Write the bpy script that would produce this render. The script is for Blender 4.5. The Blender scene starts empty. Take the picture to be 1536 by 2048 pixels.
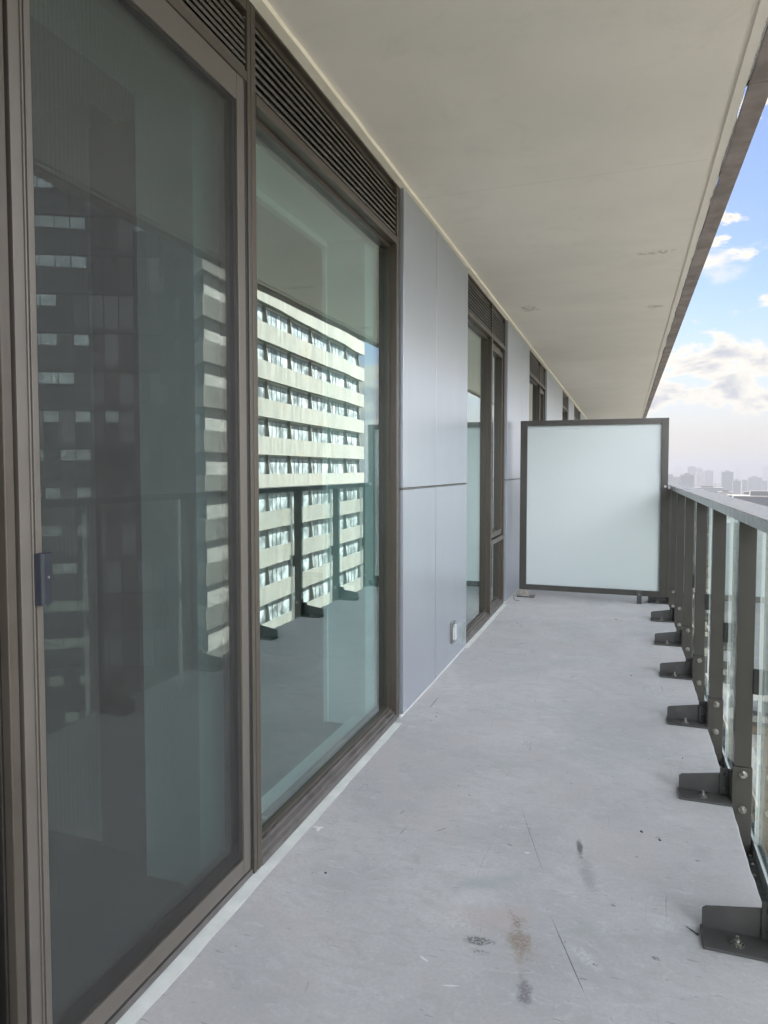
import bpy, bmesh, math, random
from mathutils import Vector, Matrix, noise
R = math.radians
random.seed(7)
sc = bpy.context.scene
C = sc.collection

# ------------------------------------------------------------------ camera
H = 1.33
YAW = 19.52
cam = bpy.data.cameras.new("camera"); camo = bpy.data.objects.new("camera", cam); C.objects.link(camo)
camo.location = (0, 0, H)
camo.rotation_euler = (R(90 - 2.6), 0, R(YAW))
cam.sensor_fit = 'VERTICAL'; cam.sensor_height = 36; cam.lens = 24
cam.shift_y = -0.0112
cam.clip_start = 0.05; cam.clip_end = 30000
sc.camera = camo

# ------------------------------------------------------------------ world, sun, exposure
SUN_EL, SUN_AZ = 44, -62          # azimuth from +Y, positive towards +X
sc.view_settings.view_transform = 'Standard'; sc.view_settings.look = 'None'
sc.view_settings.gamma = 1; sc.view_settings.use_curve_mapping = False
sc.view_settings.exposure = 3.88
SKY_STRENGTH = 0.05
w = bpy.data.worlds.new("World"); sc.world = w; w.use_nodes = True
nt = w.node_tree; nt.nodes.clear()
def N(t, typ, **kw):
    n = t.nodes.new(typ)
    for k, v in kw.items():
        if k.startswith('i_'):
            n.inputs[k[2:]].default_value = v
        else:
            setattr(n, k, v)
    return n
def math_node(t, op, a, b=None, c=None, clamp=False):
    n = t.nodes.new('ShaderNodeMath'); n.operation = op; n.use_clamp = clamp
    for i, v in enumerate((a, b, c)):
        if v is None: continue
        if isinstance(v, (int, float)): n.inputs[i].default_value = v
        else: t.links.new(v, n.inputs[i])
    return n.outputs[0]
def mix_col(t, fac, a, b, blend='MIX'):
    n = t.nodes.new('ShaderNodeMix'); n.data_type = 'RGBA'; n.blend_type = blend
    for sock, v in ((n.inputs[0], fac), (n.inputs[6], a), (n.inputs[7], b)):
        if isinstance(v, (int, float)): sock.default_value = v
        elif isinstance(v, tuple): sock.default_value = (*v, 1) if len(v) == 3 else v
        else: t.links.new(v, sock)
    return n.outputs[2]
def maprange(t, v, a, b, c=0.0, d=1.0, smooth=True):
    n = t.nodes.new('ShaderNodeMapRange')
    n.interpolation_type = 'SMOOTHSTEP' if smooth else 'LINEAR'
    t.links.new(v, n.inputs[0])
    n.inputs[1].default_value = a; n.inputs[2].default_value = b
    n.inputs[3].default_value = c; n.inputs[4].default_value = d
    return n.outputs[0]
sky = N(nt, 'ShaderNodeTexSky', sky_type='NISHITA', sun_disc=False)
sky.sun_elevation = R(SUN_EL); sky.sun_rotation = R(SUN_AZ)
sky.altitude = 150; sky.air_density = 1.0; sky.dust_density = 0.6; sky.ozone_density = 2.0
tc = N(nt, 'ShaderNodeTexCoord')
sep = N(nt, 'ShaderNodeSeparateXYZ'); nt.links.new(tc.outputs['Generated'], sep.inputs[0])
# small cumulus puffs low over the horizon and broad cumulus above, noise on the view direction
def cloud_layer(scale, zst, loc, thr, width, detail, rough, dist, bias):
    k = N(nt, 'ShaderNodeMapping'); nt.links.new(tc.outputs['Generated'], k.inputs[0])
    k.inputs['Scale'].default_value = (scale, scale, scale * zst); k.inputs['Location'].default_value = loc
    n = N(nt, 'ShaderNodeTexNoise', i_Scale=1.0, i_Detail=detail, i_Roughness=rough, i_Distortion=dist)
    nt.links.new(k.outputs[0], n.inputs['Vector'])
    v = math_node(nt, 'ADD', n.outputs['Fac'], bias)
    return maprange(nt, v, thr, thr + width), maprange(nt, v, thr + width * .8, thr + width * 2.6)
zf = sep.outputs[2]
up1 = maprange(nt, zf, 0.03, 0.09, -0.05, 0.055); dn1 = maprange(nt, zf, 0.10, 0.20, 0.0, -0.16)
d1, t1 = cloud_layer(9.0, 2.0, (1.2, 4.7, 1.0), 0.50, 0.06, 9, 0.6, 0.25, math_node(nt, 'ADD', up1, dn1))
d2, t2 = cloud_layer(2.0, 2.4, (3.33, 8.84, 5.84), 0.50, 0.08, 9, 0.58, 0.3, maprange(nt, zf, 0.12, 0.25, -0.2, 0.02))
dens = math_node(nt, 'MAXIMUM', d1, d2); thick = math_node(nt, 'MAXIMUM', t1, t2)
n2 = N(nt, 'ShaderNodeTexNoise', i_Scale=16.0, i_Detail=7.0, i_Roughness=0.6)
nt.links.new(tc.outputs['Generated'], n2.inputs['Vector'])
puff = maprange(nt, n2.outputs['Fac'], 0.38, 0.55, 0.25, 1.0)
# clouds towards the sun are seen against the light (grey bodies, bright rims); those away from it, out of view, are brightened beyond sunlit to fill the shaded balcony
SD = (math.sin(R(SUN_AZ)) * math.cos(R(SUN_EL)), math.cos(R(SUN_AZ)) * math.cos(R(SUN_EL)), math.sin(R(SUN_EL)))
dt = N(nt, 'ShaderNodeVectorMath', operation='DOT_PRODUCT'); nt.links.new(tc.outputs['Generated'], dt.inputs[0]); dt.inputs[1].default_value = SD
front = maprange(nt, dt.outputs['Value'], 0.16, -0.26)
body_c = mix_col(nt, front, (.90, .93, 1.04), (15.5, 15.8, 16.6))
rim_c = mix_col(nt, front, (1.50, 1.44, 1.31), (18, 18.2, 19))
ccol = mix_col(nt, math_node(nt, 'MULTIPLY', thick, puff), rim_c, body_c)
clear = mix_col(nt, maprange(nt, sep.outputs[2], 0.0, 0.24, 0.92, 0.0), mix_col(nt, 1.0, sky.outputs[0], (0.32, 0.295, 0.315), 'MULTIPLY'), (1.18, 1.14, 1.07))
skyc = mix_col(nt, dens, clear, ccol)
# warm pale haze layer hugging the horizon
hz = maprange(nt, sep.outputs[2], 0.0, 0.075, 0.85, 0.0)
skyc = mix_col(nt, hz, skyc, (1.22, 1.14, 1.00))
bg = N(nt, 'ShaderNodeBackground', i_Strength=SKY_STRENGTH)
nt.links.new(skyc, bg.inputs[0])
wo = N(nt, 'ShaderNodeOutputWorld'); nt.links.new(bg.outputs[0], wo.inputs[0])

sl = bpy.data.lights.new("sun", 'SUN'); sl.energy = 2.4; sl.angle = R(0.5); sl.color = (1, 0.95, 0.87)
so = bpy.data.objects.new("sun", sl); C.objects.link(so)
sd = Vector((math.sin(R(SUN_AZ)) * math.cos(R(SUN_EL)), math.cos(R(SUN_AZ)) * math.cos(R(SUN_EL)), math.sin(R(SUN_EL))))
so.rotation_euler = sd.to_track_quat('Z', 'Y').to_euler(); so.location = (0, 0, 60)
sc.cycles.max_bounces = 12; sc.cycles.transparent_max_bounces = 24
sc.cycles.volume_bounces = 0; sc.cycles.caustics_reflective = False; sc.cycles.caustics_refractive = False
sc.cycles.sample_clamp_indirect = 8
sc.cycles.use_denoising = True

# ------------------------------------------------------------------ helpers
def tag(o, label=None, cat=None, group=None, kind=None):
    if label: o['label'] = label
    if cat: o['category'] = cat
    if group: o['group'] = group
    if kind: o['kind'] = kind
    return o
def empty(name, loc=(0, 0, 0), label=None, cat=None, group=None, parent=None, kind=None):
    o = bpy.data.objects.new(name, None); C.objects.link(o); o.location = loc; o.empty_display_size = 0.1
    if parent: o.parent = parent
    return tag(o, label, cat, group, kind)
class MB:
    def __init__(s): s.v = []; s.f = []; s.m = []
    def quad(s, *p, m=0):
        b = len(s.v); s.v += [tuple(q) for q in p]; s.f.append(tuple(range(b, b + len(p)))); s.m.append(m); return s
    def box(s, x0, x1, y0, y1, z0, z1, m=0, M=None):
        b = len(s.v)
        P = [(x0, y0, z0), (x1, y0, z0), (x1, y1, z0), (x0, y1, z0), (x0, y0, z1), (x1, y0, z1), (x1, y1, z1), (x0, y1, z1)]
        if M is not None: P = [tuple(M @ Vector(p)) for p in P]
        s.v += P
        for f in ((0, 3, 2, 1), (4, 5, 6, 7), (0, 1, 5, 4), (1, 2, 6, 5), (2, 3, 7, 6), (3, 0, 4, 7)):
            s.f.append(tuple(b + i for i in f)); s.m.append(m)
        return s
    def prism(s, pts, axis, a, b, m=0):
        """extrude polygon pts (2D) along axis from a to b"""
        n = len(pts); base = len(s.v)
        def P(p, t):
            if axis == 'y': return (p[0], t, p[1])
            if axis == 'x': return (t, p[0], p[1])
            return (p[0], p[1], t)
        s.v += [P(p, a) for p in pts] + [P(p, b) for p in pts]
        s.f.append(tuple(base + i for i in range(n))); s.m.append(m)
        s.f.append(tuple(base + n + i for i in reversed(range(n)))); s.m.append(m)
        for i in range(n):
            j = (i + 1) % n
            s.f.append((base + i, base + n + i, base + n + j, base + j)); s.m.append(m)
        return s
    def cyl(s, c, axis, r, h, seg=12, r2=None, m=0):
        r2 = r if r2 is None else r2; b = len(s.v); c = Vector(c)
        ax = {'x': Vector((1, 0, 0)), 'y': Vector((0, 1, 0)), 'z': Vector((0, 0, 1))}[axis] if isinstance(axis, str) else Vector(axis).normalized()
        u = ax.orthogonal().normalized(); v = ax.cross(u)
        for k, (rr, t) in enumerate(((r, 0), (r2, h))):
            for i in range(seg):
                a = 2 * math.pi * i / seg
                s.v.append(tuple(c + ax * t + u * (rr * math.cos(a)) + v * (rr * math.sin(a))))
        s.f.append(tuple(b + i for i in reversed(range(seg)))); s.m.append(m)
        s.f.append(tuple(b + seg + i for i in range(seg))); s.m.append(m)
        for i in range(seg):
            j = (i + 1) % seg
            s.f.append((b + i, b + j, b + seg + j, b + seg + i)); s.m.append(m)
        return s
    def mesh(s, name):
        me = bpy.data.meshes.new(name); me.from_pydata(s.v, [], s.f); return me
    def build(s, name, mat, parent=None, loc=(0, 0, 0), bevel=0, smooth=False, rot=0, seg=2):
        me = s.mesh(name)
        mats = mat if isinstance(mat, (list, tuple)) else [mat]
        for mm in mats: me.materials.append(mm)
        if len(mats) > 1: me.polygons.foreach_set('material_index', s.m)
        bm = bmesh.new(); bm.from_mesh(me); bmesh.ops.recalc_face_normals(bm, faces=bm.faces); bm.to_mesh(me); bm.free()
        if smooth:
            for p in me.polygons: p.use_smooth = True
        o = bpy.data.objects.new(name, me); C.objects.link(o); o.location = loc; o.rotation_euler.z = rot
        if parent: o.parent = parent
        if bevel:
            b = o.modifiers.new('bevel', 'BEVEL'); b.width = bevel; b.segments = seg; b.limit_method = 'ANGLE'; b.angle_limit = R(40)
        return o
def link_copy(o, parent, loc=None):
    c = o.copy(); C.objects.link(c); c.parent = parent
    if loc is not None: c.location = loc
    return c
def copy_tree(o, parent=None):
    c = o.copy(); C.objects.link(c)
    if parent: c.parent = parent
    for ch in list(o.children): copy_tree(ch, c)
    return c

# ------------------------------------------------------------------ materials
def new_mat(name):
    m = bpy.data.materials.new(name); m.use_nodes = True; t = m.node_tree
    return m, t, t.nodes['Principled BSDF'], t.nodes['Material Output']
def obj_coord(t, scale=(1, 1, 1)):
    g = N(t, 'ShaderNodeNewGeometry'); mp = N(t, 'ShaderNodeMapping'); t.links.new(g.outputs['Position'], mp.inputs[0])
    mp.inputs['Scale'].default_value = scale
    return mp.outputs[0]
def noise_node(t, vec, scale, detail=4, rough=0.5, dist=0.0):
    n = N(t, 'ShaderNodeTexNoise', i_Scale=scale, i_Detail=detail, i_Roughness=rough, i_Distortion=dist)
    t.links.new(vec, n.inputs['Vector']); return n.outputs['Fac']
def bump(t, p, height, strength=0.2, dist=0.01):
    b = N(t, 'ShaderNodeBump', i_Strength=strength, i_Distance=dist)
    t.links.new(height, b.inputs['Height']); t.links.new(b.outputs[0], p.inputs['Normal']); return b
def simple(name, col, rough=0.6, metal=0.0, var=0.12, vscale=6, bstr=0.05, bscale=200, spec=0.5):
    m, t, p, o = new_mat(name)
    v = obj_coord(t)
    n = noise_node(t, v, vscale, 5, 0.6)
    a = tuple(min(1, c * (1 - var)) for c in col); b = tuple(min(1, c * (1 + var)) for c in col)
    t.links.new(mix_col(t, maprange(t, n, 0.3, 0.7), a, b), p.inputs['Base Color'])
    rn = noise_node(t, v, vscale * 4, 3)
    t.links.new(maprange(t, rn, 0.3, 0.7, rough * 0.88, min(1, rough * 1.12)), p.inputs['Roughness'])
    p.inputs['Metallic'].default_value = metal
    p.inputs['Specular IOR Level'].default_value = spec
    if bstr: bump(t, p, noise_node(t, v, bscale, 2), bstr, 0.002)
    return m
M = {}
M['bronze'] = simple('bronze_metal', (0.074, 0.062, 0.049), 0.38, 0.15, 0.05, 3, 0.01, spec=0.5)
M['bronze_dark'] = simple('bronze_dark_metal', (0.030, 0.027, 0.024), 0.5, 0.2, 0.06, 3, 0.02)
M['grille_void'] = simple('duct_black', (0.008, 0.008, 0.008), 0.8, 0, 0.1, 3, 0)
M['rail'] = simple('railing_grey_paint', (0.062, 0.059, 0.053), 0.24, 0.0, 0.05, 5, 0.02)
M['cap'] = simple('rail_cap_paint', (0.095, 0.095, 0.095), 0.20, 0.0, 0.05, 5, 0.01, spec=1.0)
M['bracket'] = simple('bracket_grey_paint', (0.068, 0.068, 0.066), 0.45, 0.0, 0.10, 14, 0.05)
M['bronze_light'] = simple('bronze_screen_frame', (0.118, 0.105, 0.090), 0.38, 0.15, 0.04, 3, 0, spec=0.55)  # paler bronze copy: the screen frame's sky sheen is put into its colour
M['slat'] = simple('slat_paint', (0.085, 0.077, 0.066), 0.4, 0.0, 0.06, 3, 0)
M['steel'] = simple('zinc_steel', (0.42, 0.41, 0.39), 0.28, 1.0, 0.15, 60, 0.0)
M['steel_dull'] = simple('dull_steel', (0.28, 0.27, 0.25), 0.45, 0.9, 0.2, 60, 0.0)
M['black'] = simple('black_rubber', (0.015, 0.015, 0.016), 0.5, 0, 0.1, 10, 0)
M['handle'] = simple('handle_plastic', (0.018, 0.021, 0.030), 0.35, 0, 0.1, 10, 0)
M['sealant'] = simple('pale_sealant', (0.66, 0.69, 0.67), 0.7, 0, 0.10, 9, 0.3, 50)
M['cream'] = simple('cream_caulk', (0.86, 0.80, 0.68), 0.7, 0, 0.05, 9, 0.2, 60)
M['inner_wall'] = simple('drywall', (0.62, 0.66, 0.64), 0.8, 0, 0.03, 2, 0)
M['inner_trim'] = simple('inner_trim_paint', (0.88, 0.91, 0.89), 0.6, 0, 0.03, 2, 0)
M['inner_floor'] = simple('dark_laminate', (0.07, 0.068, 0.07), 0.35, 0, 0.25, 3, 0)
M['inner_grey'] = simple('grey_interior', (.28, .29, .28), .7, 0, .05, 2, 0)
M['inner_dark'] = simple('dark_cabinet', (0.06, 0.06, 0.065), 0.5, 0, 0.1, 3, 0)
M['beam_conc'] = None

def concrete_floor():
    m, t, p, o = new_mat('balcony_concrete')
    g = N(t, 'ShaderNodeNewGeometry'); pos = g.outputs['Position']
    def mp(scale, loc=(0, 0, 0), rot=0):
        k = N(t, 'ShaderNodeMapping'); t.links.new(pos, k.inputs[0]); k.inputs['Scale'].default_value = scale
        k.inputs['Location'].default_value = loc; k.inputs['Rotation'].default_value = (0, 0, rot); return k.outputs[0]
    v = mp((1, 1, 1))
    big = noise_node(t, v, 1.5, 6, 0.62, 0.8)
    med = noise_node(t, mp((1, 1.7, 1), rot=0.3), 9.0, 8, 0.70, 1.2)
    trow = noise_node(t, mp((1.3, 2.6, 1), rot=.35), 5.5, 9, 0.72, 2.2)
    fine = noise_node(t, v, 90, 4, 0.7)
    c = mix_col(t, maprange(t, big, 0.36, 0.64), (0.455, 0.462, 0.475), (0.545, 0.545, 0.555))
    c = mix_col(t, maprange(t, med, 0.45, 0.68, 0, 0.6), c, (0.415, 0.432, 0.432))
    c = mix_col(t, maprange(t, trow, 0.52, 0.70, 0, 0.75), c, (0.60, 0.61, 0.625))
    # pinkish cement bloom
    pk = noise_node(t, mp((1, 1, 1), (5, 2, 0)), 2.3, 5, 0.6, 0.6)
    c = mix_col(t, maprange(t, pk, 0.47, 0.66, 0, 0.6), c, (0.505, 0.478, 0.485))
    c = mix_col(t, maprange(t, fine, 0.35, 0.65, 0.0, 0.28), c, (0.36, 0.36, 0.365))
    # scattered dark pits and pale flecks
    def specks(scale, thr, seed, col, c, amt=0.8, stretch=(1, 1, 1), rot=0, keep=0.75):
        vo = N(t, 'ShaderNodeTexVoronoi', i_Scale=scale); 
        base = N(t, 'ShaderNodeVectorMath', operation='ADD')
        wob = N(t, 'ShaderNodeTexNoise', i_Scale=60.0, i_Detail=3.0); t.links.new(v, wob.inputs['Vector'])
        sc_ = N(t, 'ShaderNodeVectorMath', operation='SCALE'); t.links.new(wob.outputs['Color'], sc_.inputs[0]); sc_.inputs['Scale'].default_value = 0.03
        t.links.new(mp(stretch, (seed, seed * 2, 0), rot), base.inputs[0]); t.links.new(sc_.outputs[0], base.inputs[1])
        t.links.new(base.outputs[0], vo.inputs['Vector'])
        k = N(t, 'ShaderNodeSeparateColor'); t.links.new(vo.outputs['Color'], k.inputs[0])
        on = math_node(t, 'GREATER_THAN', k.outputs[0], keep)
        r = math_node(t, 'MULTIPLY', k.outputs[1], thr)
        d = math_node(t, 'LESS_THAN', vo.outputs['Distance'], r)
        f = math_node(t, 'MULTIPLY', math_node(t, 'MULTIPLY', on, d), amt)
        return mix_col(t, f, c, col)
    c = specks(16, 0.10, 1.3, (0.16, 0.16, 0.155), c, 0.5, keep=0.7)
    c = specks(11, 0.10, 4.7, (0.18, 0.175, 0.17), c, 0.5, (1, 2.6, 1), 0.9, keep=0.80)
    c = specks(9, 0.09, 8.1, (0.66, 0.67, 0.69), c, 0.55, (1.6, 1, 1), 0.2, keep=0.7)
    c = specks(7, 0.10, 9.6, (0.64, 0.65, 0.66), c, 0.35, (1, 3.4, 1), 2.1, keep=0.6)
    c = specks(13, 0.16, 2.9, (0.17, 0.17, 0.17), c, 0.6, (1, 9, 1), 0.6, keep=0.72)
    c = specks(10, 0.18, 6.3, (0.20, 0.20, 0.20), c, 0.5, (1, 8, 1), 2.2, keep=0.74)
    # hairline scratches: thin lines of a stretched noise
    for rot, off_, s in ((0.5, 3, 5.0), (2.2, 9, 4.0), (1.2, 15, 6.0)):
        sn = noise_node(t, mp((1, 0.12, 1), (off_, off_, 0), rot), s, 3, 0.5, 0.25)
        ln = math_node(t, 'LESS_THAN', math_node(t, 'ABSOLUTE', math_node(t, 'SUBTRACT', sn, 0.5)), 0.0012)
        gate = maprange(t, noise_node(t, mp((1, 1, 1), (off_ * 2, 0, 0)), 3.5, 2), 0.58, 0.66, 0, 0.45)
        c = mix_col(t, math_node(t, 'MULTIPLY', ln, gate), c, (0.17, 0.17, 0.17))
    # individual marks (position, half length, half width, angle)
    def mark(x, y, hl, hw, ang, col, c, amt, soft=0.5, ns=30, nthr=None):
        k = N(t, 'ShaderNodeMapping', vector_type='TEXTURE'); t.links.new(pos, k.inputs[0])
        k.inputs['Location'].default_value = (x, y, 0); k.inputs['Rotation'].default_value = (0, 0, ang)
        k.inputs['Scale'].default_value = (hw, hl, 1)
        s = N(t, 'ShaderNodeSeparateXYZ'); t.links.new(k.outputs[0], s.inputs[0])
        cc = N(t, 'ShaderNodeCombineXYZ'); t.links.new(s.outputs[0], cc.inputs[0]); t.links.new(s.outputs[1], cc.inputs[1])
        ln = N(t, 'ShaderNodeVectorMath', operation='LENGTH'); t.links.new(cc.outputs[0], ln.inputs[0])
        d = math_node(t, 'ADD', ln.outputs['Value'], math_node(t, 'MULTIPLY', math_node(t, 'SUBTRACT', noise_node(t, v, ns, 4, 0.65), 0.5), 1.9 if nthr else (1.6 if soft > .6 else 0.7)))
        f = maprange(t, d, 1.0 - soft, 1.0, amt, 0.0)
        if nthr: f = math_node(t, 'MULTIPLY', f, maprange(t, noise_node(t, v, ns * 5, 3, 0.7), nthr, nthr + 0.12))
        return mix_col(t, f, c, col)
    for a in MARKS: c = mark(*a[:6], c, *a[6:])
    t.links.new(c, p.inputs['Base Color'])
    t.links.new(maprange(t, med, 0.3, 0.7, 0.60, 0.80), p.inputs['Roughness'])
    h = math_node(t, 'ADD', math_node(t, 'MULTIPLY', trow, 0.6), math_node(t, 'MULTIPLY', fine, 0.25))
    bump(t, p, h, 0.35, 0.004)
    p.inputs['Specular IOR Level'].default_value = 0.35
    return m
def fp(x, y):      # a floor point seen at a pixel of the 1536x2048 photograph
    z = 1815.0 / (y - 939); c = (x - 768) / 1365 * z
    return (-.334 * z + .9425 * c, .9425 * z + .334 * c)
def seg_mark(x0, y0, x1, y1, hw, col, amt, *rest):
    a = Vector(fp(x0, y0)); b = Vector(fp(x1, y1)); d = b - a; m = (a + b) / 2
    return (m.x, m.y, d.length / 2, hw, math.atan2(d.y, d.x) - math.pi / 2, col, amt, *rest)
DK = (0.10, 0.10, 0.10)
MARKS = [
    seg_mark(840, 1870, 1000, 1860, .07, (0.60, .62, .62), .7, .9, 16, .42),
    seg_mark(900, 1830, 1010, 1800, .05, (0.58, .60, .61), .7, .9, 18, .42),
    seg_mark(1130, 1900, 1230, 1985, .03, (0.64, .65, .66), .7, .9, 18, .42),
    seg_mark(1300, 1860, 1400, 1890, .05, (0.60, .61, .63), .6, .9, 14, .42),
    seg_mark(960, 1870, 1130, 1960, .10, (0.40, .38, .37), .5, .95, 9, .40),
    seg_mark(600, 1900, 760, 1940, .06, (0.42, .40, .38), .4, .95, 9, .42),
    seg_mark(560, 1720, 640, 1700, .04, (0.60, .60, .61), .5, .9, 14, .42),
    seg_mark(800, 1600, 990, 1560, .09, (0.42, .44, .44), .45, .95, 9, .42),
    seg_mark(1000, 1330, 1250, 1320, .12, (0.42, .44, .46), .5, .95, 7, .40),
    seg_mark(930, 1250, 1180, 1240, .12, (0.42, .44, .46), .45, .95, 7, .40),
    seg_mark(1166, 1690, 1172, 1738, .014, (0.10, .095, .095), .85, .7),
    seg_mark(1172, 1720, 1200, 1830, .035, (0.24, .25, .26), .5, .95),
    seg_mark(1035, 1840, 1062, 1985, .040, (0.29, .225, .17), .75, .8, 22, .36),
    seg_mark(1020, 1830, 1050, 1890, .018, (0.14, .12, .10), .8, .7, 22, .45),
    seg_mark(1052, 1975, 1060, 2060, .026, (0.16, .15, .16), .7, .8, 26, .35),
    seg_mark(920, 1905, 1005, 1915, .024, (0.13, .13, .12), .9, .7, 24, .40),
    seg_mark(940, 1925, 985, 1940, .016, (0.14, .14, .13), .8, .6, 24, .48),
    seg_mark(880, 1865, 1110, 1850, .075, (0.47, .41, .40), .55, .9, 12),
    seg_mark(870, 1800, 1080, 1775, .06, (0.38, .41, .42), .65, .9, 12),
    seg_mark(820, 1740, 850, 1735, .05, (0.37, .36, .35), .5, .9, 12),
    seg_mark(1042, 1612, 1100, 1780, .0016, DK, .55, .4, 8),
    seg_mark(1108, 1850, 1192, 2044, .0022, DK, .75, .4, 8),
    seg_mark(858, 1425, 880, 1398, .004, DK, .7, .4, 8),
    seg_mark(870, 1680, 900, 1670, .003, DK, .6, .5, 8),
    seg_mark(798, 1645, 812, 1632, .003, DK, .5, .5, 8),
    seg_mark(795, 1690, 818, 1665, .004, (0.25, .25, .25), .6, .5, 8),
    seg_mark(840, 1940, 862, 1956, .004, (0.74, .75, .77), .9, .5, 8),
    seg_mark(880, 2004, 932, 2006, .004, (0.74, .75, .77), .8, .6, 8),
    seg_mark(1055, 1723, 1068, 1724, .004, (0.78, .79, .80), .9, .4, 8),
    seg_mark(1320, 1690, 1336, 1694, .006, DK, .8, .5, 40, .45),
    seg_mark(1315, 1942, 1340, 1950, .008, DK, .85, .5, 40, .42),
    seg_mark(1232, 1830, 1246, 1838, .006, DK, .85, .5, 40, .42),
    seg_mark(1400, 1738, 1420, 1742, .006, DK, .85, .5, 40, .42),
    seg_mark(1018, 1704, 1032, 1710, .006, DK, .7, .5, 40, .42),
    seg_mark(1196, 1958, 1210, 1962, .006, DK, .7, .5, 40, .42),
    seg_mark(640, 1750, 690, 1762, .003, (0.30, .30, .30), .6, .5, 8),
    seg_mark(1395, 1700, 1440, 1745, .05, (0.36, .37, .39), .5, .9, 12),
    seg_mark(1075, 1441, 1120, 1441, .008, (0.62, .63, .65), .6, .8, 20),
    seg_mark(1085, 1475, 1125, 1476, .010, (0.62, .63, .65), .6, .8, 20),
]
M['floor'] = concrete_floor()

def soffit_mat():
    m, t, p, o = new_mat('painted_soffit')
    v = obj_coord(t); vs = obj_coord(t, (0.5, 1.6, 1))
    a = noise_node(t, v, 0.9, 5, 0.55, 0.4); b = noise_node(t, vs, 1.3, 3, 0.5)
    c = mix_col(t, maprange(t, a, 0.35, 0.65), (0.775, 0.728, 0.665), (0.82, 0.772, 0.71))
    c = mix_col(t, maprange(t, b, 0.45, 0.6, 0, 0.35), c, (0.735, 0.705, 0.645))
    vo = N(t, 'ShaderNodeTexVoronoi', i_Scale=7.0); t.links.new(v, vo.inputs['Vector'])
    k = N(t, 'ShaderNodeSeparateColor'); t.links.new(vo.outputs['Color'], k.inputs[0])
    pin = math_node(t, 'MULTIPLY', math_node(t, 'LESS_THAN', vo.outputs['Distance'], math_node(t, 'MULTIPLY', k.outputs[1], 0.035)), math_node(t, 'GREATER_THAN', k.outputs[0], 0.5))
    c = mix_col(t, math_node(t, 'MULTIPLY', pin, 0.6), c, (0.2, 0.18, 0.16))
    def blot(x, y, sx, sy, col, amt, thr):
        kk = N(t, 'ShaderNodeMapping', vector_type='TEXTURE')
        g = N(t, 'ShaderNodeNewGeometry'); t.links.new(g.outputs['Position'], kk.inputs[0])
        kk.inputs['Location'].default_value = (x, y, 2.8); kk.inputs['Scale'].default_value = (sx, sy, 1)
        ln = N(t, 'ShaderNodeVectorMath', operation='LENGTH'); t.links.new(kk.outputs[0], ln.inputs[0])
        d = math_node(t, 'ADD', ln.outputs['Value'], math_node(t, 'SUBTRACT', noise_node(t, v, 14, 4, 0.7), 0.5))
        return mix_col(t, math_node(t, 'MULTIPLY', maprange(t, d, 0.3, 1.0, amt, 0), maprange(t, noise_node(t, v, 25, 3), thr, thr + 0.15)), c, col)
    c = blot(0.17, 5.05, 0.17, 0.06, (0.30, 0.28, 0.25), 0.7, 0.45)
    c = blot(0.22, 6.7, 0.10, 0.10, (0.25, 0.23, 0.20), 0.6, 0.42)
    c = blot(-0.86, 6.4, 0.12, 0.18, (0.28, 0.26, 0.23), 0.6, 0.42)
    se = N(t, 'ShaderNodeSeparateXYZ'); t.links.new(v, se.inputs[0])
    jy = math_node(t, 'FRACT', math_node(t, 'DIVIDE', math_node(t, 'ADD', se.outputs[1], math_node(t, 'MULTIPLY', a, 0.05)), 2.44))
    jl = math_node(t, 'LESS_THAN', math_node(t, 'ABSOLUTE', math_node(t, 'SUBTRACT', jy, 0.5)), 0.0016)
    c = mix_col(t, math_node(t, 'MULTIPLY', jl, 0.22), c, (0.40, 0.38, 0.34))
    c = mix_col(t, maprange(t, noise_node(t, v, 4.5, 7, 0.72, 0.8), 0.5, 0.7, 0, 0.22), c, (0.60, 0.575, 0.53))
    t.links.new(c, p.inputs['Base Color']); p.inputs['Roughness'].default_value = 0.7
    bump(t, p, math_node(t, 'ADD', a, math_node(t, 'MULTIPLY', noise_node(t, v, 35, 3), 0.15)), 0.15, 0.01)
    return m
M['soffit'] = soffit_mat()
M['beam'] = simple('aged_edge_beam', (0.255, 0.215, 0.205), 0.75, 0, 0.28, 7, 0.3, 60)
M['channel'] = simple('dirty_channel', (0.075, 0.085, 0.08), 0.7, 0, 0.55, 25, 0.4, 60)

def panel_mat():
    m, t, p, o = new_mat('silver_cladding')
    v = obj_coord(t, (1, 1, 0.25)); n = noise_node(t, v, 5, 4, 0.6, 0.3)
    t.links.new(mix_col(t, maprange(t, n, 0.35, 0.7), (0.485, 0.52, 0.575), (0.505, 0.54, 0.595)), p.inputs['Base Color'])
    p.inputs['Metallic'].default_value = 0.72
    p.inputs['Roughness'].default_value = 0.30
    
    return m
M['panel'] = panel_mat()

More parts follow.
